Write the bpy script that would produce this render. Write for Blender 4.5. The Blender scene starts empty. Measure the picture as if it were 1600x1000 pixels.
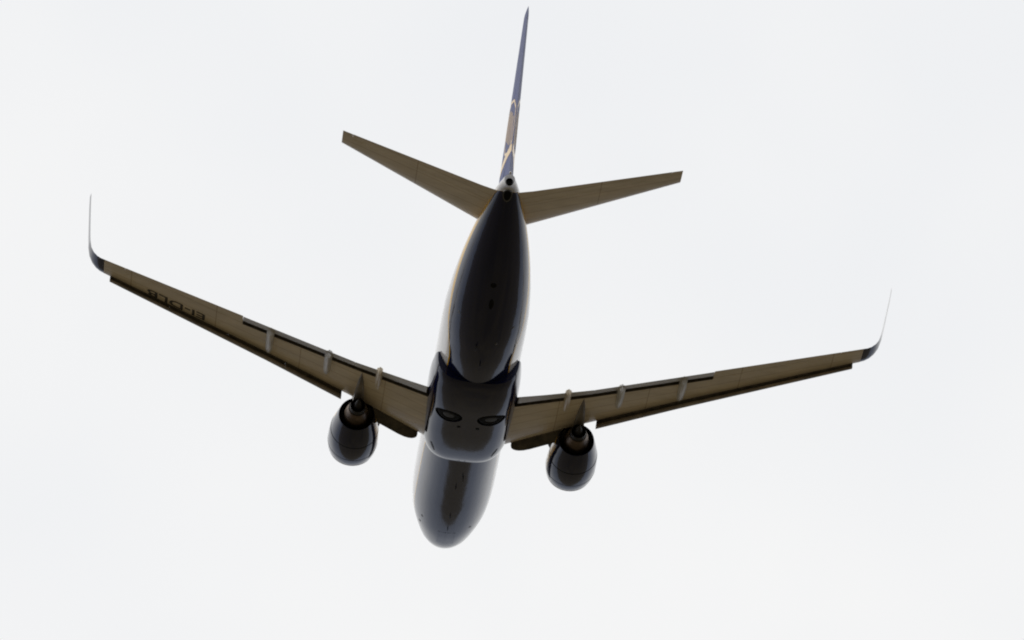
import bpy, bmesh, math, random
from mathutils import Matrix, Vector
random.seed(7)
S = bpy.context.scene
COL = S.collection

# ---------------------------------------------------------------- camera / flight attitude
# aircraft axes: x aft from the nose, y to the starboard side, z up (metres)
CAMPOS = Vector((294.68923421, -9.45291748, -114.16679689))      # photographer, in aircraft axes
R0 = Vector((0.07898621600381224, 0.9924866746726084, 0.09344184436700191))   # photographer's right
FWD = Vector((-0.9196602016621254, 0.03637551781325906, 0.3910267704168044))  # line of sight
PITCH = math.radians(17.0)                                         # climbing nose-up
wx = -math.sin(PITCH)
wz = math.cos(PITCH)
wy = -(R0.x * wx + R0.z * wz) / R0.y
UPW = Vector((wx, wy, wz)).normalized()                           # world up in aircraft axes
YW = UPW.cross(R0).normalized()
ROT = Matrix((R0.normalized(), YW, UPW))                          # aircraft axes -> world axes
EYE = Vector((0, 0, 1.7))
def to_world(p): return ROT @ (Vector(p) - CAMPOS) + EYE
cam = bpy.data.cameras.new('camera'); co = bpy.data.objects.new('camera', cam); COL.objects.link(co)
cam.sensor_width = 36.0; cam.lens = 36.0 * 10449.278 / 1600.0
cam.clip_start = 1.0; cam.clip_end = 60000.0
f = (ROT @ FWD).normalized(); r = (ROT @ R0).normalized(); u = r.cross(f)
co.matrix_world = Matrix(((r.x, u.x, -f.x, EYE.x), (r.y, u.y, -f.y, EYE.y), (r.z, u.z, -f.z, EYE.z), (0, 0, 0, 1)))
S.camera = co
cam.dof.use_dof = False

# ---------------------------------------------------------------- sky and sun
SUN_EL, SUN_AZ = math.radians(42), math.radians(-80)              # az measured from the line of sight, minus = left
w = bpy.data.worlds.new('World'); S.world = w; w.use_nodes = True
nt = w.node_tree; nt.nodes.clear(); N = nt.nodes.new; L = nt.links.new
out = N('ShaderNodeOutputWorld'); bg = N('ShaderNodeBackground'); L(bg.outputs[0], out.inputs[0])
bg.inputs[1].default_value = 0.1
sky = N('ShaderNodeTexSky'); sky.sky_type = 'NISHITA'; sky.sun_disc = False
sky.sun_elevation = SUN_EL; sky.sun_rotation = SUN_AZ; sky.dust_density = 3.0
tc = N('ShaderNodeTexCoord')
n1 = N('ShaderNodeTexNoise'); n1.inputs['Scale'].default_value = 9.0; n1.inputs['Detail'].default_value = 3.0
n1.inputs['Roughness'].default_value = 0.5
L(tc.outputs['Generated'], n1.inputs['Vector'])
cr = N('ShaderNodeValToRGB')
cr.color_ramp.elements[0].position = 0.38; cr.color_ramp.elements[0].color = (9.4, 9.4, 9.38, 1)
cr.color_ramp.elements[1].position = 0.66; cr.color_ramp.elements[1].color = (8.8, 8.92, 9.1, 1)
L(n1.outputs['Fac'], cr.inputs[0])
mx = N('ShaderNodeMixRGB'); mx.inputs[0].default_value = 0.97
L(sky.outputs[0], mx.inputs[1]); L(cr.outputs[0], mx.inputs[2]); # overcast sky dims and turns bluer in the thick air near the horizon
sx = N('ShaderNodeSeparateXYZ'); L(tc.outputs['Generated'], sx.inputs[0])
hr = N('ShaderNodeValToRGB'); hr.color_ramp.interpolation = 'EASE'
hr.color_ramp.elements[0].position = 0.0; hr.color_ramp.elements[0].color = (.40, .44, .54, 1)
hr.color_ramp.elements[1].position = 0.50; hr.color_ramp.elements[1].color = (1, 1, 1, 1)
L(sx.outputs[2], hr.inputs[0])
hm = N('ShaderNodeMixRGB'); hm.blend_type = 'MULTIPLY'; hm.inputs[0].default_value = 1.0
L(mx.outputs[0], hm.inputs[1]); L(hr.outputs[0], hm.inputs[2]); L(hm.outputs[0], bg.inputs[0])
sl = bpy.data.lights.new('sun', 'SUN'); sl.energy = 1.2; sl.angle = math.radians(14); sl.color = (1.0, 0.96, 0.9)
so = bpy.data.objects.new('sun', sl); COL.objects.link(so)
sd = Vector((math.cos(SUN_EL) * math.sin(SUN_AZ), math.cos(SUN_EL) * math.cos(SUN_AZ), math.sin(SUN_EL)))
so.rotation_euler = sd.to_track_quat('Z', 'Y').to_euler(); so.location = (0, 0, 400)
S.view_settings.view_transform = 'Standard'; S.view_settings.look = 'None'
S.view_settings.exposure = 0.0; S.view_settings.gamma = 1.0
S.cycles.filter_width = 2.0
S.cycles.max_bounces = 8

# ---------------------------------------------------------------- materials
def mat(name, col=(.5, .5, .5), rough=.5, metal=0., coat=0., coat_rough=.05, ior=1.5, var=0.12, vscale=(1, 1, 1), nscale=1.5, bump=0.0, panels=None):
    m = bpy.data.materials.new(name); m.use_nodes = True
    t = m.node_tree; b = t.nodes['Principled BSDF']
    b.inputs['Roughness'].default_value = rough; b.inputs['Metallic'].default_value = metal
    b.inputs['Coat Weight'].default_value = coat; b.inputs['Coat Roughness'].default_value = coat_rough
    b.inputs['IOR'].default_value = ior
    tcn = t.nodes.new('ShaderNodeTexCoord'); mp = t.nodes.new('ShaderNodeMapping'); mp.inputs['Scale'].default_value = vscale
    nz = t.nodes.new('ShaderNodeTexNoise'); nz.inputs['Scale'].default_value = nscale; nz.inputs['Detail'].default_value = 6
    t.links.new(tcn.outputs['Object'], mp.inputs[0]); t.links.new(mp.outputs[0], nz.inputs['Vector'])
    rm = t.nodes.new('ShaderNodeMapRange'); rm.inputs['From Min'].default_value = .3; rm.inputs['From Max'].default_value = .7
    rm.inputs['To Min'].default_value = 1 - var * 1.6; rm.inputs['To Max'].default_value = 1 + var * .6
    t.links.new(nz.outputs['Fac'], rm.inputs['Value'])
    mu = t.nodes.new('ShaderNodeVectorMath'); mu.operation = 'SCALE'; mu.inputs[0].default_value = col[:3]
    t.links.new(rm.outputs[0], mu.inputs['Scale']); t.links.new(mu.outputs[0], b.inputs['Base Color'])
    rr = t.nodes.new('ShaderNodeMapRange'); rr.inputs['To Min'].default_value = rough * .8; rr.inputs['To Max'].default_value = min(1, rough * 1.25)
    t.links.new(nz.outputs['Fac'], rr.inputs['Value']); t.links.new(rr.outputs[0], b.inputs['Roughness'])
    if bump:                                          # long shallow waves of riveted skin
        mp2 = t.nodes.new('ShaderNodeMapping'); mp2.inputs['Scale'].default_value = (.22, 1, 1)
        t.links.new(tcn.outputs['Object'], mp2.inputs[0])
        w2 = t.nodes.new('ShaderNodeTexNoise'); w2.inputs['Scale'].default_value = 2.6; w2.inputs['Detail'].default_value = 3
        t.links.new(mp2.outputs[0], w2.inputs['Vector'])
        bp = t.nodes.new('ShaderNodeBump'); bp.inputs['Strength'].default_value = 1.0; bp.inputs['Distance'].default_value = bump
        t.links.new(w2.outputs['Fac'], bp.inputs['Height']); t.links.new(bp.outputs[0], b.inputs['Normal'])
    if panels:                                        # joints follow the swept span: u = x - k|y|, v = y
        sp = t.nodes.new('ShaderNodeSeparateXYZ'); t.links.new(tcn.outputs['Object'], sp.inputs[0])
        ab = t.nodes.new('ShaderNodeMath'); ab.operation = 'ABSOLUTE'; t.links.new(sp.outputs[1], ab.inputs[0])
        ml = t.nodes.new('ShaderNodeMath'); ml.operation = 'MULTIPLY'; ml.inputs[1].default_value = panels[0]; t.links.new(ab.outputs[0], ml.inputs[0])
        sb = t.nodes.new('ShaderNodeMath'); sb.operation = 'SUBTRACT'; t.links.new(sp.outputs[0], sb.inputs[0]); t.links.new(ml.outputs[0], sb.inputs[1])
        cb = t.nodes.new('ShaderNodeCombineXYZ'); t.links.new(ab.outputs[0], cb.inputs[0]); t.links.new(sb.outputs[0], cb.inputs[1])
        br = t.nodes.new('ShaderNodeTexBrick'); br.inputs['Scale'].default_value = 1.0; br.offset = 0.0
        br.inputs['Brick Width'].default_value = panels[1]; br.inputs['Row Height'].default_value = panels[2]; br.inputs['Mortar Size'].default_value = .022
        br.inputs['Mortar Smooth'].default_value = .3; br.inputs['Color1'].default_value = (1, 1, 1, 1); br.inputs['Color2'].default_value = (.95, .93, .90, 1)
        br.inputs['Mortar'].default_value = (.66, .60, .50, 1); t.links.new(cb.outputs[0], br.inputs['Vector'])
        pm = t.nodes.new('ShaderNodeMixRGB'); pm.blend_type = 'MULTIPLY'; pm.inputs[0].default_value = 1
        t.links.new(mu.outputs[0], pm.inputs[1]); t.links.new(br.outputs['Color'], pm.inputs[2]); t.links.new(pm.outputs[0], b.inputs['Base Color'])
    return m, t, b, mu, tcn

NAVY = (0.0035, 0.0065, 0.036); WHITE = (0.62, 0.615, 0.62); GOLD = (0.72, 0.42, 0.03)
def livery(name):
    """white above, gold cheat line, navy belly; split by the per-vertex 'livery' height"""
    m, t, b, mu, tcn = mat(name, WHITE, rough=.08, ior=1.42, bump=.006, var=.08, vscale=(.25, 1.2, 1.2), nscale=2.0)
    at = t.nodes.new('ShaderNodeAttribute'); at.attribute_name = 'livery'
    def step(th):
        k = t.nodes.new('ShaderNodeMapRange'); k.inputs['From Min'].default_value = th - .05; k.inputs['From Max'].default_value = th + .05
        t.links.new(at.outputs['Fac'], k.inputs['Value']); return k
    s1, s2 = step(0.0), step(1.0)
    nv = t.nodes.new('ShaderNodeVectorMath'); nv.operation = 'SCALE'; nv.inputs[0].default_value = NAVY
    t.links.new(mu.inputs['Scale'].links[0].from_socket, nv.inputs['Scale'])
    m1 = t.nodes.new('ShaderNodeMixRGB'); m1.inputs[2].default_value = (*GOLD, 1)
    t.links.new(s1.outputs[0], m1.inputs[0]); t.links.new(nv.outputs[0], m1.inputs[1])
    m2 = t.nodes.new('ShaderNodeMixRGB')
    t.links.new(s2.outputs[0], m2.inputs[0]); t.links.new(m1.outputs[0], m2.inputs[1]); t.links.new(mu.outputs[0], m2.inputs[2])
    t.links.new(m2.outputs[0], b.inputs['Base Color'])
    return m
M = {}
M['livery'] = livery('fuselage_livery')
M['navy'] = mat('navy_paint', NAVY, .08, ior=1.42, bump=.006, var=.15, vscale=(.25, 1, 1))[0]
M['finblue'] = mat('fin_blue_paint', (.016, .034, .17), .5, ior=1.42, var=.1)[0]
M['white'] = mat('white_paint', WHITE, .35, coat=.5, var=.06)[0]
M['gold'] = mat('gold_paint', GOLD, .35, coat=.5, var=.1)[0]
M['wing'] = mat('wing_grey', (.80, .70, .53), .30, var=.09, vscale=(1.0, .3, 1), nscale=2.2, panels=(.36, 3.9, .74))[0]
M['flap'] = mat('flap_grey', (.66, .66, .66), .4, var=.15, vscale=(1, .3, 1))[0]
M['fairing'] = mat('pale_grey', (.74, .73, .70), .4, var=.16)[0]
M['slat'] = mat('slat_grey', (.34, .29, .23), .45, var=.35, vscale=(1, .4, 1), nscale=2)[0]
M['metal'] = mat('bare_aluminium', (.55, .53, .50), .38, metal=.9, var=.25, vscale=(1, .5, 1), nscale=3)[0]
M['inner'] = mat('primer_and_gap_shade', (.10, .085, .06), .6, var=.4, nscale=3)[0]  # brown primer, kept dark to paint in the shade of flap and slat gaps
M['core'] = mat('hot_titanium', (.17, .125, .09), .38, metal=1.0, var=.3, nscale=4)[0]
M['soot'] = mat('sooty_metal', (.025, .023, .022), .55, metal=.3, var=.3)[0]
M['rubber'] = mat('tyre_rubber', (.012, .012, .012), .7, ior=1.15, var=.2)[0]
M['vent'] = mat('vent_grey', (.09, .09, .095), .4, var=.2)[0]
M['pylon'] = mat('pylon_grey', (.20, .175, .14), .45, var=.3)[0]
M['hub'] = mat('hub_grey', (.05, .05, .045), .5, ior=1.3, var=.2)[0]
M['emblem'] = mat('emblem_pale', (.38, .28, .20), .5, var=.1)[0]
M['black'] = mat('black_lettering', (.06, .055, .045), .5, var=.1)[0]

# ---------------------------------------------------------------- helpers
def shade_faces(o, material, test):
    o.data.materials.append(material)
    for p in o.data.polygons:
        if test(p): p.material_index = 1
def finish(name, verts, faces, material, parent=None, sharp=35, attr=None):
    me = bpy.data.meshes.new(name); me.from_pydata([tuple(v) for v in verts], [], faces); me.validate()
    bm = bmesh.new(); bm.from_mesh(me)
    if attr is None: bmesh.ops.remove_doubles(bm, verts=bm.verts, dist=1e-5)
    bmesh.ops.recalc_face_normals(bm, faces=bm.faces); bm.to_mesh(me); bm.free()
    for p in me.polygons: p.use_smooth = True
    me.set_sharp_from_angle(angle=math.radians(sharp))
    if material: me.materials.append(material)
    if attr:
        a = me.attributes.new('livery', 'FLOAT', 'POINT')
        for i, v in enumerate(me.vertices): a.data[i].value = attr(v.co)
    o = bpy.data.objects.new(name, me); COL.objects.link(o)
    if parent: o.parent = parent
    return o
def loft(name, rings, material, parent=None, cap=True, closed=True, sharp=35, attr=None):
    n = len(rings[0]); V = [p for r_ in rings for p in r_]; F = []
    for i in range(len(rings) - 1):
        for j in range(n if closed else n - 1):
            k = (j + 1) % n
            F.append((i * n + j, i * n + k, (i + 1) * n + k, (i + 1) * n + j))
    if cap and closed:
        F.append(tuple(range(n))[::-1]); F.append(tuple((len(rings) - 1) * n + j for j in range(n)))
    return finish(name, V, F, material, parent, sharp, attr)
def lerp(t, xs, ys):
    if t <= xs[0]: return ys[0]
    for i in range(len(xs) - 1):
        if t <= xs[i + 1]:
            k = (t - xs[i]) / (xs[i + 1] - xs[i]); return ys[i] + k * (ys[i + 1] - ys[i])
    return ys[-1]
def smooth(t, xs, ys):                                # monotone-ish cubic through the stations
    n = len(xs)
    if t <= xs[0]: return ys[0]
    if t >= xs[-1]: return ys[-1]
    def sl_(i):
        if i == 0: return (ys[1] - ys[0]) / (xs[1] - xs[0])
        if i == n - 1: return (ys[-1] - ys[-2]) / (xs[-1] - xs[-2])
        a = (ys[i] - ys[i - 1]) / (xs[i] - xs[i - 1]); b_ = (ys[i + 1] - ys[i]) / (xs[i + 1] - xs[i])
        return 0 if a * b_ <= 0 else 2 * a * b_ / (a + b_)
    for i in range(n - 1):
        if t <= xs[i + 1]:
            h = xs[i + 1] - xs[i]; k = (t - xs[i]) / h
            return ((1 + 2 * k) * (1 - k) ** 2 * ys[i] + k * (1 - k) ** 2 * h * sl_(i) + k * k * (3 - 2 * k) * ys[i + 1] + k * k * (k - 1) * h * sl_(i + 1))
def revolve(prof, cx, cy, cz, n=56, sq=0.0):
    """rings about an axis along x; sq flattens the bottom a little"""
    R = []
    for x, rad in prof:
        ring = []
        for j in range(n):
            a = 2 * math.pi * j / n; y, z = math.cos(a), math.sin(a)
            if sq and z < 0: z *= 1 - sq; y *= 1 + sq * .5 * (-z)
            ring.append((cx + x, cy + rad * y, cz + rad * z))
        R.append(ring)
    return R
def part(o, label=None):
    if label: o['label'] = label
    return o

# ---------------------------------------------------------------- ground under the flight path
m, t, b, mu, tcn = mat('ground_mix', (.086, .066, .032), .9, var=.35, vscale=(.01, .01, .01), nscale=1.0)
g = finish('ground', [(-9000, -9000, 0), (9000, -9000, 0), (9000, 9000, 0), (-9000, 9000, 0)], [(0, 1, 2, 3)], m)
g['kind'] = 'structure'

# ---------------------------------------------------------------- the aircraft
air = bpy.data.objects.new('passenger_jet', None); COL.objects.link(air)
air['label'] = 'twin engine passenger jet with navy belly and white top climbing away under white sky'
air['category'] = 'airplane'
mw = ROT.to_4x4(); mw.translation = to_world((0, 0, 0)); air.matrix_world = mw
air.empty_display_size = 3

# fuselage
FX = [0, .12, .35, .7, 1.2, 2.0, 3.0, 4.3, 5.8, 7.5, 22.5, 24.5, 26.5, 28.5, 30.5, 32.5, 34.2, 35.6, 36.8, 37.6, 38.05]
FW = [.02, .24, .46, .69, .95, 1.25, 1.51, 1.74, 1.85, 1.88, 1.88, 1.88, 1.86, 1.76, 1.58, 1.33, 1.06, .80, .53, .33, .22]
FT = [-.58, -.36, -.14, .08, .34, .82, 1.42, 1.78, 1.96, 2.005, 2.005, 2.005, 2.005, 2.0, 1.98, 1.95, 1.92, 1.88, 1.78, 1.66, 1.56]
FB = [-.62, -.82, -1.01, -1.18, -1.38, -1.63, -1.79, -1.92, -1.98, -2.005, -2.005, -1.98, -1.82, -1.48, -1.02, -.50, -.02, .40, .78, 1.04, 1.02]
FC = [-.60, -.60, -.58, -.54, -.45, -.30, -.12, 0.0, .08, .1, .1, .1, .14, .25, .45, .70, .93, 1.12, 1.26, 1.34, 1.36]
LX = [0, 3, 8, 12, 22, 24.5, 27, 29, 30.5, 32.5, 34.2, 35.8, 36.6, 37.0, 37.3, 37.6]
LZ = [-.55, -.7, -.8, -.85, -1.35, -1.38, -.80, -.30, .08, .52, .80, .98, 1.15, 1.2, 1.12, .8]
def lw(x): return lerp(x, [0, 26, 29, 32, 36.3, 37.1], [.05, .05, .18, .36, .36, .01])
def fus(x): return smooth(x, FX, FW), smooth(x, FX, FT), smooth(x, FX, FB), smooth(x, FX, FC)
def fus_ring(x, n=96):
    hw, zt, zb, zc = fus(x); ring = []
    for j in range(n):
        a = 2 * math.pi * j / n; y = hw * math.cos(a); s = math.sin(a)
        ring.append((x, y, zc + s * ((zt - zc) if s > 0 else (zc - zb))))
    return ring
xs = [0, .03, .08, .15, .25, .4, .6, .85, 1.15, 1.5, 2, 2.5, 3, 3.6, 4.3, 5, 5.8, 6.6, 7.5] + [7.5 + i * .75 for i in range(1, 21)] + \
     [22.5 + i * .5 for i in range(1, 29)] + [36.8, 37.1, 37.4, 37.7, 37.9, 38.05]
livs = lambda c: (c.z - smooth(c.x, LX, LZ)) / lw(c.x)
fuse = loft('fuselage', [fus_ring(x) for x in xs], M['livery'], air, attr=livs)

def fus_low(x, y):
    hw, zt, zb, zc = fus(x); k = max(0, 1 - (y / hw) ** 2); return zc - (zc - zb) * math.sqrt(k)
# auxiliary power unit exhaust: dark tube ending in the tail cone, intake door and tail light above
EX = revolve([(0, .16), (.12, .15), (.13, .13), (.04, .125)], 38.03, 0, 1.20, 28)
part(loft('exhaust_outlet', EX, M['rubber'], fuse))
lt = revolve([(0, .05), (.1, .05), (.16, .03), (.18, .005)], 38.15, 0, 1.56, 16)
loft('tail_light', lt, M['fairing'], fuse)

def blade(name, x, y, h, c, par, material, tilt=0):
    z = fus_low(x, y) + .03; s = .025
    V = [(x, y - s, z), (x, y + s, z), (x + c, y + s, z), (x + c, y - s, z),
         (x + c * .4, y - s * .4 + tilt, z - h), (x + c * .4, y + s * .4 + tilt, z - h), (x + c, y + s * .4 + tilt, z - h), (x + c, y - s * .4 + tilt, z - h)]
    return finish(name, V, [(0, 1, 2, 3), (4, 5, 6, 7), (0, 1, 5, 4), (1, 2, 6, 5), (2, 3, 7, 6), (3, 0, 4, 7)], material, par)
for x, h, c in ((5.2, .14, .22), (6.9, .18, .25), (10.6, .2, .3), (25.3, .18, .25)):
    blade('antenna', x, 0, h, c, fuse, M['navy'])
for x, y in ((11.9, .25), (26.8, -.3)): blade('drain_mast', x, y, .25, .16, fuse, M['hub'])
def pad(name, x, y, lx, ly, material, par, th=.012):
    V = []; n = 14
    for k, rr in ((th, 1.0), (-.03, 1.0)):
        for j in range(n):
            a = 2 * math.pi * j / n; px, py = x + lx * math.cos(a), y + ly * math.sin(a)
            V.append((px, py, fus_low(px, py) - k))
    F = [tuple(range(n)), tuple(range(n, 2 * n))] + [(j, (j + 1) % n, n + (j + 1) % n, n + j) for j in range(n)]
    return finish(name, V, F, material, par)
pad('drain_rim', 37.28, 0, .36, .21, M['vent'], fuse, .05)
pad('black_oval_panel', 37.3, 0, .27, .15, M['rubber'], fuse, .075)  # plain black oval pad under the tail tip
pad('outflow_panel', 30.2, .05, .35, .10, M['rubber'], fuse)
pad('service_port', 31.5, .02, .15, .13, M['rubber'], fuse)
for x, y in ((28.6, -1.25), (28.0, 1.2), (27.2, .55), (5.2, -1.25), (4.9, 1.05), (4.2, -1.3)): pad('vent', x, y, .10, .05, M['vent'], fuse)
# nose gear doors: a long seam pair under the nose
for s in (-1, 1):
    V = []
    for x in (2.9, 3.5, 4.1, 4.7):
        for y in (.03, .40):
            V.append((x, s * y, fus_low(x, y) - .012))
    F = [(2 * i, 2 * i + 1, 2 * i + 3, 2 * i + 2) for i in range(3)]
    V2 = V + [(a, b_, c + .05) for a, b_, c in V]; n = len(V)
    F2 = F + [tuple(n + q for q in f_) for f_ in F] + [(0, 2, n + 2, n), (2, 4, n + 4, n + 2), (4, 6, n + 6, n + 4), (1, 3, n + 3, n + 1), (3, 5, n + 5, n + 3), (5, 7, n + 7, n + 5), (0, 1, n + 1, n), (6, 7, n + 7, n + 6)]
    finish('nose_gear_door', V2, F2, M['navy'], fuse)

# ---- wings
ZR, ZS = -1.2, .184
def wz0(y): return ZR + ZS * (abs(y) - 1.9)
WLE = ([0, 1.9, 3.85, 5.0, 9.2, 16.85], [13.9, 15.0, 16.15, 16.75, 18.9, 22.45]); WTE = ([0, 1.9, 5.3, 16.85], [20.55, 20.62, 20.8, 23.95])
GAPX = ([1.9, 5.3, 10.6], [19.5, 20.05, 21.45])
def wle(y): return lerp(y, *WLE)
def wte(y): return lerp(y, *WTE)
def tc_(y): return lerp(y, [0, 5, 17], [.135, .115, .10])
def af(fx, t_, side):
    """NACA-like half thickness plus slight camber, side +1 upper -1 lower"""
    fx = min(max(fx, 0), 1)
    h = 5 * t_ * (.2969 * math.sqrt(fx) - .126 * fx - .3516 * fx ** 2 + .2843 * fx ** 3 - .1036 * fx ** 4)
    c = .012 * math.sin(math.pi * fx) - .004
    return c + side * h
def wlow(x, y):
    y = abs(y); c = wte(y) - wle(y); return wz0(y) + c * af((x - wle(y)) / c, tc_(y), -1)
NF = 15
def fr(a, b_, n=NF): return [a + (b_ - a) * (1 - math.cos(math.pi * i / (n - 1))) / 2 for i in range(n)]
def lefr(b_, n=NF): return [b_ * (1 - math.cos(.5 * math.pi * i / (n - 1))) for i in range(n)]
def wing_sec(y, s, lo_end, up_end, cove):
    le, c, t_, z0 = wle(y), wte(y) - wle(y), tc_(y), wz0(y); P = []
    for q in lefr(up_end)[::-1]: P.append((le + c * q, s * y, z0 + c * af(q, t_, 1)))
    for q in lefr(lo_end)[1:]: P.append((le + c * q, s * y, z0 + c * af(q, t_, -1)))
    if cove:
        zu = lambda q: z0 + c * af(q, t_, 1) - .035
        P.append((le + c * lo_end, s * y, zu(lo_end))); P.append((le + c * (up_end - .004), s * y, zu(up_end - .004)))
    else:
        zl, zu_ = z0 + c * af(lo_end, t_, -1), z0 + c * af(up_end, t_, 1)
        P.append((le + c * lo_end, s * y, zl * .67 + zu_ * .33)); P.append((le + c * up_end, s * y, zl * .33 + zu_ * .67))
    return P
def ys(a, b_, n): return [a + (b_ - a) * i / n for i in range(n + 1)]
def gapf(y): return (lerp(y, *GAPX) - wle(y)) / (wte(y) - wle(y))
FLAP_IN, FLAP_MID, FLAP_OUT, AIL_OUT, TIP = 2.05, 5.35, 10.5, 15.9, 16.85
def flap_sec(y, s, x0f, defl, drop):
    """flap aerofoil from the cove to just behind the trailing edge"""
    le, c, z0 = wle(y), wte(y) - wle(y), wz0(y)
    xa = le + c * gapf(y) + .22; xb = wte(y) + .12; cf = xb - xa
    zn = z0 + c * af(gapf(y), tc_(y), -1) + .10; P = []
    n = 10
    for k in range(n, -1, -1):
        q = k / n; P.append((q, af(q ** 1.3, .13, 1)))
    for k in range(1, n + 1):
        q = k / n; P.append((q, af(q ** 1.3, .13, -1) * .75))
    ca, sa = math.cos(defl), math.sin(defl)
    return [(xa + cf * (q * ca + v * sa), s * y, zn - drop + cf * (v * ca - q * sa)) for q, v in P]
def slat_sec(y, s):
    """curved leading-edge shell moved forward and drooped"""
    le, c, t_, z0 = wle(y), wte(y) - wle(y), tc_(y), wz0(y)
    cs = lerp(y, [5, 17], [4.6, 2.6]); P = []
    up = [.17 * (1 - k / 9) ** 2 for k in range(10)]; lo = [.07 * (k / 5) ** 2 for k in range(1, 6)]
    o = [(q, af(q, .115, 1)) for q in up] + [(q, af(q, .115, -1)) for q in lo]
    inn = [(.075, -.016), (.055, -.002), (.05, .012), (.075, .028), (.12, .042)]
    pts = o + inn; d = math.radians(24); ca, sa = math.cos(d), math.sin(d)
    for q, v in pts:
        # pivot about the upper trailing edge of the slat
        qx, vz = q - .17, v - .06
        X, Z = qx * ca - vz * sa, vz * ca + qx * sa
        P.append((le + cs * (X + .12), s * y, z0 + cs * (Z + .03)))
    return P

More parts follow.
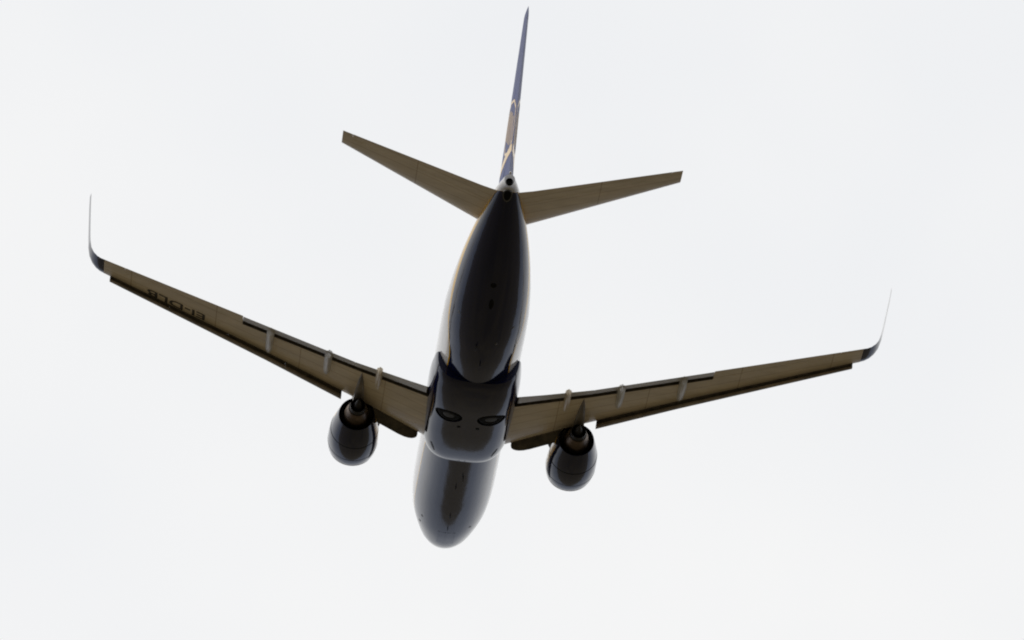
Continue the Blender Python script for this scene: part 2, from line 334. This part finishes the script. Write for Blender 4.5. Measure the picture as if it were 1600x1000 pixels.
FONT_TXT = 'EI-DLB'
for s in (-1, 1):
    rings = []
    for y in ys(.6, FLAP_OUT, 22):
        if y >= 1.0: rings.append(wing_sec(y, s, gapf(y), min(.955, gapf(y) + .5 * (1 - gapf(y)) + .02), True))
    for y in ys(FLAP_OUT + .004, AIL_OUT, 14): rings.append(wing_sec(y, s, .75, .75, False))
    for y in ys(AIL_OUT + .004, TIP, 4): rings.append(wing_sec(y, s, .995, .995, False))
    wing = loft('wing', rings, M['wing'], air)
    part(wing, 'left wing with dark registration letters underneath' if s < 0 else 'right wing with a plain underside')
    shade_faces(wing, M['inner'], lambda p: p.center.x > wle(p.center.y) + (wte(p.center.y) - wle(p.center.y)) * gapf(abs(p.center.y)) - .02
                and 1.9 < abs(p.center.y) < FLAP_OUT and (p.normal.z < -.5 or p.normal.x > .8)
                and p.center.z > wlow(p.center.x, p.center.y) + .02)  # cove faces coloured dark: the flap gap's shade is put into the primer
    # ailerons and trailing-edge flaps
    def ail(y):
        le, c, t_, z0 = wle(y), wte(y) - wle(y), tc_(y), wz0(y)
        f_ = fr(.757, .997, 8)
        return [(le + c * q, s * y, z0 + c * af(q, t_, 1)) for q in f_[::-1]] + [(le + c * q, s * y, z0 + c * af(q, t_, -1)) for q in f_]
    loft('aileron', [ail(y) for y in ys(FLAP_OUT + .01, AIL_OUT - .004, 8)], M['wing'], wing)
    for a, b_ in ((FLAP_IN, FLAP_MID - .006), (FLAP_MID + .006, FLAP_OUT - .006)):
        loft('flap', [flap_sec(y, s, 0, math.radians(7), .03) for y in ys(a, b_, 8)], M['flap'], wing)
    # slats outboard of the engine
    e = [5.75, 8.4, 11.1, 13.8, 16.55]
    for a, b_ in zip(e[:-1], e[1:]):
        sl_o = loft('slat', [slat_sec(y, s) for y in ys(a, b_ - .0015, 6)], M['slat'], wing)
        nsec = 20
        shade_faces(sl_o, M['inner'], lambda p: 15 <= (p.index % nsec) < 20 and p.index < 6 * nsec)  # slat hollow coloured dark to stand in for shade in the slot
    # inboard leading-edge flap, hinged down and forward
    KR = []
    for y in [2.12, 2.16, 2.24, 2.36, 2.52, 2.72, 3.0, 3.5, 4.0, 4.25, 4.45]:
        le = wle(y) + .12; z0 = wlow(le + .12, y) + .06
        k = min(1, .25 + .75 * math.sqrt(max(0, 1 - max(0, 1 - (y - 2.12) / .9) ** 2))) * min(1, .8 + (4.45 - y))
        L_ = .62 * k; d = math.radians(38); ux, uz = -math.cos(d), -math.sin(d); nx, nz_ = -uz, ux
        sec = [(-.15, 0), (.35, .03), (.7, .05), (1, .05), (1.05, .02), (1.05, -.03), (1, -.06), (.7, -.02), (.35, -.02), (-.15, -.03)]
        KR.append([(le + ux * q * L_ + nx * v, s * y, z0 + uz * q * L_ + nz_ * v) for q, v in sec])
    loft('leading_edge_flap', KR, M['inner'], wing)
    # flap track canoes
    for y, xa, xb, sc in ((4.22, 18.7, 20.95, .85), (6.55, 18.75, 21.2, 1.0), (9.22, 19.1, 21.75, 1.0)):
        R_ = []
        for q in [0, .04, .12, .25, .42, .6, .78, .9, .97, 1.0]:
            x = xa + (xb - xa) * q
            hw = sc * lerp(q, [0, .04, .12, .25, .6, .9, .97, 1], [.02, .07, .12, .16, .18, .17, .13, .03])
            dp = sc * lerp(q, [0, .12, .3, .6, .85, .97, 1], [.03, .12, .22, .34, .38, .34, .22])
            zt = wlow(min(x, wte(y) - .3), y) + .03
            R_.append([(x, s * (y + hw * math.cos(k * math.pi / 8)), zt - dp * math.sin(k * math.pi / 8)) for k in range(9)] + [(x, s * y, zt + .04)])
        loft('flap_track_fairing', R_, M['wing'] if y < 5 else M['fairing'], wing)
    # winglet
    WP = [(16.846, 0), (17.02, .03), (17.2, .10), (17.38, .23), (17.52, .42), (17.61, .70), (17.66, 1.05), (17.72, 1.6), (17.78, 2.2), (17.81, 2.62)]
    WL = [22.46, 22.56, 22.7, 22.88, 23.06, 23.28, 23.5, 23.85, 24.2, 24.5]; WT = [23.95, 23.99, 24.04, 24.1, 24.17, 24.26, 24.38, 24.62, 24.86, 25.03]
    def wl_ring(i):
        y, dz = WP[i]; z = wz0(16.846) + dz
        i0, i1 = max(0, i - 1), min(len(WP) - 1, i + 1)
        ty, tz = WP[i1][0] - WP[i0][0], WP[i1][1] - WP[i0][1]
        if i == 0: ty, tz = 1, .18
        l = math.hypot(ty, tz); ny, nz_ = -tz / l, ty / l
        c = WT[i] - WL[i]; th = lerp(i, [0, 5, 9], [.10, .075, .06]); P = []
        for q in lefr(1, 9)[::-1]: h = c * af(q, th, 1); P.append((WL[i] + c * q, s * (y + ny * h - .055 * q * min(1, i / 5)), z + nz_ * h))
        for q in lefr(1, 9)[1:]: h = c * af(q, th, -1); P.append((WL[i] + c * q, s * (y + ny * h - .055 * q * min(1, i / 5)), z + nz_ * h))
        return P
    wl = loft('winglet', [wl_ring(i) for i in range(6)], M['navy'], wing)
    loft('winglet_blade', [wl_ring(i) for i in range(5, 10)], M['white'], wl)
    bl = wl.children[0]; bl.data.materials.append(M['navy'])
    for p in bl.data.polygons:
        if p.normal.y * s > 0: p.material_index = 1
    # engine: nacelle with core, nozzle, plug, pylon and strake
    CX, CY, CZ = 12.75, s * 4.97, -1.43
    nac = loft('engine', revolve([(3.1, .86), (1.2, .80), (.35, .79), (.08, .84), (0, .90), (.03, .955), (.14, 1.02), (.4, 1.085), (.9, 1.125), (1.5, 1.13), (2.1, 1.10),
          (2.7, 1.03), (3.3, .93), (3.75, .84), (3.95, .80), (3.95, .775), (3.5, .80), (3.1, .82)], CX, CY, CZ, 64, .05), M['livery'], air, cap=False,
          attr=lambda c: (c.z - (CZ - .05 - .28 * (c.y - CY) * -s / 1.1)) / .36 if math.hypot(c.y - CY, c.z - CZ) > .9 and c.x > CX + .3 else -1.)
    for x_, r_ in ((1.0, 1.128), (2.35, 1.079)):
        loft('cowl_seam', revolve([(x_ - .014, r_ - .01), (x_ - .012, r_ + .004), (x_ + .012, r_ + .002), (x_ + .014, r_ - .012)], CX, CY, CZ, 64, .05), M['rubber'], nac, cap=False)
    loft('intake_lip', revolve([(.36, .785), (.08, .83), (-.012, .90), (.02, .962), (.13, 1.028), (.13, 1.0), (.08, .9), (.3, .80)], CX, CY, CZ, 64, .05), M['metal'], nac, cap=False)
    loft('fan', revolve([(1.1, .05), (1.1, .80), (1.25, .80), (1.25, .05)], CX, CY, CZ, 40), M['soot'], nac, cap=True)
    loft('fan_duct', revolve([(2.9, .30), (2.9, .83), (3.3, .805), (3.7, .785), (3.9, .77), (3.88, .765), (3.5, .77), (2.95, .79), (2.95, .3)], CX, CY, CZ, 48), M['soot'], nac, cap=False)
    loft('core_cowl', revolve([(2.9, .62), (3.4, .62), (3.9, .575), (4.4, .48), (4.75, .40), (4.75, .375), (4.3, .36), (4.0, .3), (3.2, .3)], CX, CY, CZ, 48), M['core'], nac, cap=False)
    loft('exhaust_nozzle', revolve([(4.0, .37), (4.5, .385), (4.95, .355), (5.05, .335), (5.05, .315), (4.6, .33), (4.2, .3)], CX, CY, CZ, 40), M['soot'], nac, cap=False)
    loft('exhaust_plug', revolve([(4.2, .24), (4.8, .22), (5.2, .15), (5.6, .07), (5.7, .01)], CX, CY, CZ, 32), M['soot'], nac)
    PY = []
    for x, zb_, hw in ((13.9, -.44, .02), (14.4, -.46, .16), (15.2, -.56, .27), (16.2, -.72, .28), (16.9, -1.0, .25), (17.6, -1.12, .23), (18.4, -1.04, .18), (19.2, -.88, .11), (19.95, -.74, .015)):
        zt = wlow(max(x, wle(4.97) + .12), 4.97) + .10 if x > 16.2 else -.36 + .09 * (x - 13.9)
        zt = max(zt, zb_ + .04)
        PY.append([(x, CY - hw, zt), (x, CY - hw, zb_ + .05), (x, CY - hw * .5, zb_), (x, CY + hw * .5, zb_), (x, CY + hw, zb_ + .05), (x, CY + hw, zt)])
    loft('pylon', PY, M['pylon'], nac)
    # strake stands out of the inboard shoulder of the cowl
    ang = math.radians(33); iy = -s * math.cos(ang); iz = math.sin(ang)
    sv = []
    for x, h in ((.75, .0), (1.2, .24), (1.95, .27), (2.0, 0)):
        for o_ in (-.012, .012):
            rr = 1.09 + h
            sv.append((CX + x, CY + iy * rr - iz * o_, CZ + iz * rr - s * 0 + abs(iy) * o_))
    finish('strake', sv, [(0, 2, 4, 6), (1, 3, 5, 7), (0, 1, 3, 2), (2, 3, 5, 4), (4, 5, 7, 6), (6, 7, 1, 0)], M['inner'], nac)
    if s < 0:
        # registration: read outboard, tops of the letters toward the leading edge
        cu = bpy.data.curves.new('registration', 'FONT'); cu.body = FONT_TXT; cu.size = 1.0; cu.offset = .012; cu.extrude = 0
        to = bpy.data.objects.new('registration_src', cu); COL.objects.link(to)
        bpy.context.view_layer.update()
        me = bpy.data.meshes.new_from_object(to.evaluated_get(bpy.context.evaluated_depsgraph_get()))
        bpy.data.objects.remove(to); bpy.data.curves.remove(cu)
        xs_ = [v.co.x for v in me.vertices]; ysv = [v.co.y for v in me.vertices]
        W_, H_ = max(xs_) - min(xs_), max(ysv) - min(ysv)
        bm = bmesh.new(); bm.from_mesh(me)
        for k in range(1, 12):
            bmesh.ops.bisect_plane(bm, geom=bm.verts[:] + bm.edges[:] + bm.faces[:], plane_co=(0, min(ysv) + H_ * k / 12, 0), plane_no=(0, 1, 0))
        for v in bm.verts:
            q = (v.co.x - min(xs_)) / W_; k = (v.co.y - min(ysv)) / H_
            y = 12.2 + 2.65 * q; x = lerp(y, [12.2, 14.85], [21.28, 22.33]) - .60 * k
            v.co = (x, -y, wlow(x, y) - .012)
        ret = bmesh.ops.extrude_face_region(bm, geom=bm.faces[:])
        for v in [q for q in ret['geom'] if isinstance(q, bmesh.types.BMVert)]: v.co.z += .008
        bmesh.ops.recalc_face_normals(bm, faces=bm.faces); bm.to_mesh(me); bm.free()
        me.name = 'registration'; me.materials.append(M['black'])
        ro = bpy.data.objects.new('registration', me); COL.objects.link(ro); ro.parent = wing

# ---- belly fairing with open wheel wells
BX = [13.9, 14.1, 14.5, 15.2, 16.2, 17.5, 20.5, 21.6, 22.5, 23.1, 23.4]
BW = [1.45, 1.62, 1.80, 1.93, 2.0, 2.03, 2.03, 2.0, 1.93, 1.87, 1.80]
BB = [-1.98, -2.06, -2.15, -2.22, -2.26, -2.28, -2.28, -2.24, -2.16, -2.08, -2.0]
BT = [-1.1, -.95, -.8, -.7, -.65, -.6, -.6, -.6, -.62, -.66, -.72]
def bring(x):
    hw, zb, zt = smooth(x, BX, BW), smooth(x, BX, BB), smooth(x, BX, BT); P = []
    n = 40; ex = .62
    for k in range(n + 1):
        a = math.pi * k / n; c_, s_ = math.cos(a), math.sin(a)
        P.append((x, hw * math.copysign(abs(c_) ** ex, c_), zt - (zt - zb) * abs(s_) ** .78))
    return P
bxs = [13.9, 14.0, 14.1, 14.3, 14.5, 14.8, 15.2] + [15.2 + .4 * i for i in range(1, 17)] + [21.9, 22.2, 22.5, 22.8, 23.1, 23.25, 23.4]
bf = loft('belly_fairing', [bring(x) for x in bxs], M['navy'], air)
def fz(x, y):
    hw, zb, zt = smooth(x, BX, BW), smooth(x, BX, BB), smooth(x, BX, BT)
    c_ = min(1, abs(y) / hw) ** (1 / .62); return zt - (zt - zb) * max(0, 1 - c_ * c_) ** .39
cut = loft('cutter', revolve([(0, .62), (1, .62)], 0, 0, 0, 48), M['rubber'], None)
def apply_cut(cx, cy, cz, rx, ry, h):
    me = cut.data
    src = [(math.cos(2 * math.pi * j / 48), math.sin(2 * math.pi * j / 48)) for j in range(48)]
    for i, v in enumerate(me.vertices): v.co = (0, 0, 0)
    bm = bmesh.new(); V = []
    lo = [bm.verts.new((cx + rx * a, cy + ry * b_, cz - h)) for a, b_ in src]; hi = [bm.verts.new((cx + rx * a, cy + ry * b_, cz + h)) for a, b_ in src]
    bm.faces.new(lo[::-1]); bm.faces.new(hi)
    for j in range(48): bm.faces.new((lo[j], lo[(j + 1) % 48], hi[(j + 1) % 48], hi[j]))
    bmesh.ops.recalc_face_normals(bm, faces=bm.faces); bm.to_mesh(me); bm.free()
    md = bf.modifiers.new('cut', 'BOOLEAN'); md.operation = 'DIFFERENCE'; md.object = cut; md.solver = 'EXACT'
    bpy.context.view_layer.update()
    new = bpy.data.meshes.new_from_object(bf.evaluated_get(bpy.context.evaluated_depsgraph_get()))
    bf.modifiers.clear(); bf.data = new; new.name = 'belly_fairing'
bf.parent = None
for s in (-1, 1): apply_cut(19.75, s * .95, -2.2, .62, .62, .3)
bpy.data.objects.remove(cut); bf.parent = air
for s in (-1, 1):
    def vrev(prof, n=40):
        return [[(19.75 + rr * math.cos(2 * math.pi * j / n), s * .95 + rr * math.sin(2 * math.pi * j / n), z + fz(19.75, .95 + s * rr * math.sin(2 * math.pi * j / n)) + 2.28) for j in range(n)] for rr, z in prof]
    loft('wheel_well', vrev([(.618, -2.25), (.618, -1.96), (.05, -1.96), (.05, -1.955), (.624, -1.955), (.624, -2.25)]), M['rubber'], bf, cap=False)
    wh = loft('main_wheel', vrev([(.27, -2.0), (.50, -2.0), (.56, -2.06), (.575, -2.13), (.56, -2.2), (.50, -2.25), (.40, -2.27), (.29, -2.255), (.27, -2.2)]), M['rubber'], air)
    loft('hub_cap', vrev([(.268, -2.05), (.268, -2.235), (.22, -2.25), (.10, -2.235), (.02, -2.245)]), M['hub'], wh)
    # ram air scoop in the shoulder of the fairing: dark mouth under a raised lip
    V = []
    for x, hw, y0 in ((15.05, .02, s * 1.30), (15.45, .05, s * 1.40), (15.85, .03, s * 1.50)):
        for q in (-1, 1): V.append((x, y0 + q * hw, fz(x, y0 + q * hw) - .012))
    n = len(V); V += [(a, b_, c + .05) for a, b_, c in V]
    finish('air_scoop', V, [(0, 1, 3, 2), (2, 3, 5, 4), (6, 7, 9, 8), (8, 9, 11, 10), (0, 2, 8, 6), (2, 4, 10, 8), (1, 3, 9, 7), (3, 5, 11, 9), (4, 5, 11, 10), (0, 1, 7, 6)], M['soot'], bf)
for y in (-.42, .42):
    V = []
    n = 14
    for z in (-2.292, -2.2):
        for j in range(n): V.append((18.75 + .09 * math.cos(2 * math.pi * j / n), y + .09 * math.sin(2 * math.pi * j / n), z))
    finish('drain_hole', V, [tuple(range(n)), tuple(range(n, 2 * n))] + [(j, (j + 1) % n, n + (j + 1) % n, n + j) for j in range(n)], M['rubber'], bf)

# ---- tailplane
HLE = ([.6, 1.09, 7.2], [33.35, 33.7, 37.62]); HTE = ([.6, 1.09, 7.2], [37.1, 37.2, 38.84])
def hz(y): return 1.30 + (abs(y) - 1.0) * .165
def h_sec(y, s, a, b_, n=12):
    le, te = lerp(y, *HLE), lerp(y, *HTE); c = te - le; f_ = lefr(b_, n) if a == 0 else fr(a, b_, n)
    return [(le + c * q, s * y, hz(y) + c * (af(q, .09, 1))) for q in f_[::-1]] + [(le + c * q, s * y, hz(y) + c * af(q, .09, -1)) for q in (f_[1:] if a == 0 else f_)]
for s in (-1, 1):
    st = loft('horizontal_stabilizer', [h_sec(y, s, 0, .70) for y in ys(.45, 6.766, 10)] + [h_sec(y, s, 0, .99) for y in ys(6.77, 7.2, 2)], M['wing'], air)
    loft('elevator', [h_sec(y, s, .707, .995) for y in ys(.45, 6.762, 10)], M['wing'], st)

# ---- fin
VLE = ([1.7, 2.15, 2.75, 8.94], [27.8, 29.6, 31.5, 37.35]); VTE = ([1.7, 2.0, 8.94], [36.95, 37.05, 39.16])
def v_sec(z, a, b_, n=12):
    le, te = lerp(z, *VLE), lerp(z, *VTE); c = te - le; cc = min(c, 6.2)
    th = .10 * cc / c
    f_ = lefr(b_, n) if a == 0 else fr(a, b_, n)
    hy = lambda q: 5 * th * c * (.2969 * math.sqrt(q) - .126 * q - .3516 * q ** 2 + .2843 * q ** 3 - .1036 * q ** 4)
    return [(le + c * q, hy(q), z) for q in f_[::-1]] + [(le + c * q, -hy(q), z) for q in (f_[1:] if a == 0 else f_)]
fin = loft('tail_fin', [v_sec(z, 0, .70) for z in (1.7, 1.9, 2.15, 2.4, 2.75, 3.5, 4.5, 5.5, 6.5, 7.5, 8.4, 8.5)] + [v_sec(z, 0, .985) for z in (8.52, 8.8, 8.94)], M['finblue'], air)
loft('rudder', [v_sec(z, .708, .995) for z in (2.12, 3, 4, 5, 6, 7, 8, 8.49)], M['finblue'], fin)
# harp emblem on both faces of the fin, thin raised shapes following its curve
def finy(x, z):
    le, te = lerp(z, *VLE), lerp(z, *VTE); c = te - le; q = min(1, max(0, (x - le) / c)); th = .10 * min(c, 6.2) / c
    return 5 * th * c * (.2969 * math.sqrt(q) - .126 * q - .3516 * q ** 2 + .2843 * q ** 3 - .1036 * q ** 4)
def decal(name, line, width, material, sgn, par):
    """a raised ribbon through (chord fraction, z) points"""
    pts = []
    for (a, b_), (c_, d_) in zip(line[:-1], line[1:]):
        for k in range(5): pts.append((a + (c_ - a) * k / 5, b_ + (d_ - b_) * k / 5))
    pts.append(line[-1]); P = [(lerp(z, *VLE) + q * (lerp(z, *VTE) - lerp(z, *VLE)), z) for q, z in pts]
    V = []; F = []
    for i, (x, z) in enumerate(P):
        a, b_ = P[max(0, i - 1)], P[min(len(P) - 1, i + 1)]; dx, dz = b_[0] - a[0], b_[1] - a[1]; l = math.hypot(dx, dz) or 1
        for q in (-1, 1):
            xx, zz = x - q * dz / l * width / 2, z + q * dx / l * width / 2
            for h in (.006, -.02): V.append((xx, sgn * (finy(xx, zz) + h), zz))
    for i in range(len(P) - 1):
        o_ = 4 * i; F += [(o_, o_ + 4, o_ + 6, o_ + 2), (o_ + 1, o_ + 5, o_ + 7, o_ + 3), (o_, o_ + 4, o_ + 5, o_ + 1), (o_ + 2, o_ + 6, o_ + 7, o_ + 3)]
    F += [(0, 1, 3, 2), (4 * len(P) - 4, 4 * len(P) - 3, 4 * len(P) - 1, 4 * len(P) - 2)]
    return finish(name, V, F, material, par)
for sgn in (-1, 1):
    h = decal('harp_emblem', [(.22, 5.6), (.45, 5.75), (.75, 5.45), (.93, 4.9), (.96, 4.2), (.93, 3.55), (.80, 3.3)], .11, M['gold'], sgn, fin)
    decal('harp_frame', [(.22, 5.6), (.35, 4.6), (.55, 3.7), (.80, 3.3), (.97, 3.25)], .11, M['gold'], sgn, h)
    decal('harp_base', [(.30, 3.42), (.55, 3.36), (.80, 3.3), (.97, 3.2)], .34, M['gold'], sgn, h)
    for k in range(6):
        q = .34 + .1 * k
        decal('harp_string', [(q, 5.45 - .03 * k * k), (q + .03, max(3.55, 4.55 - .22 * k))], .30, M['emblem'], sgn, h)
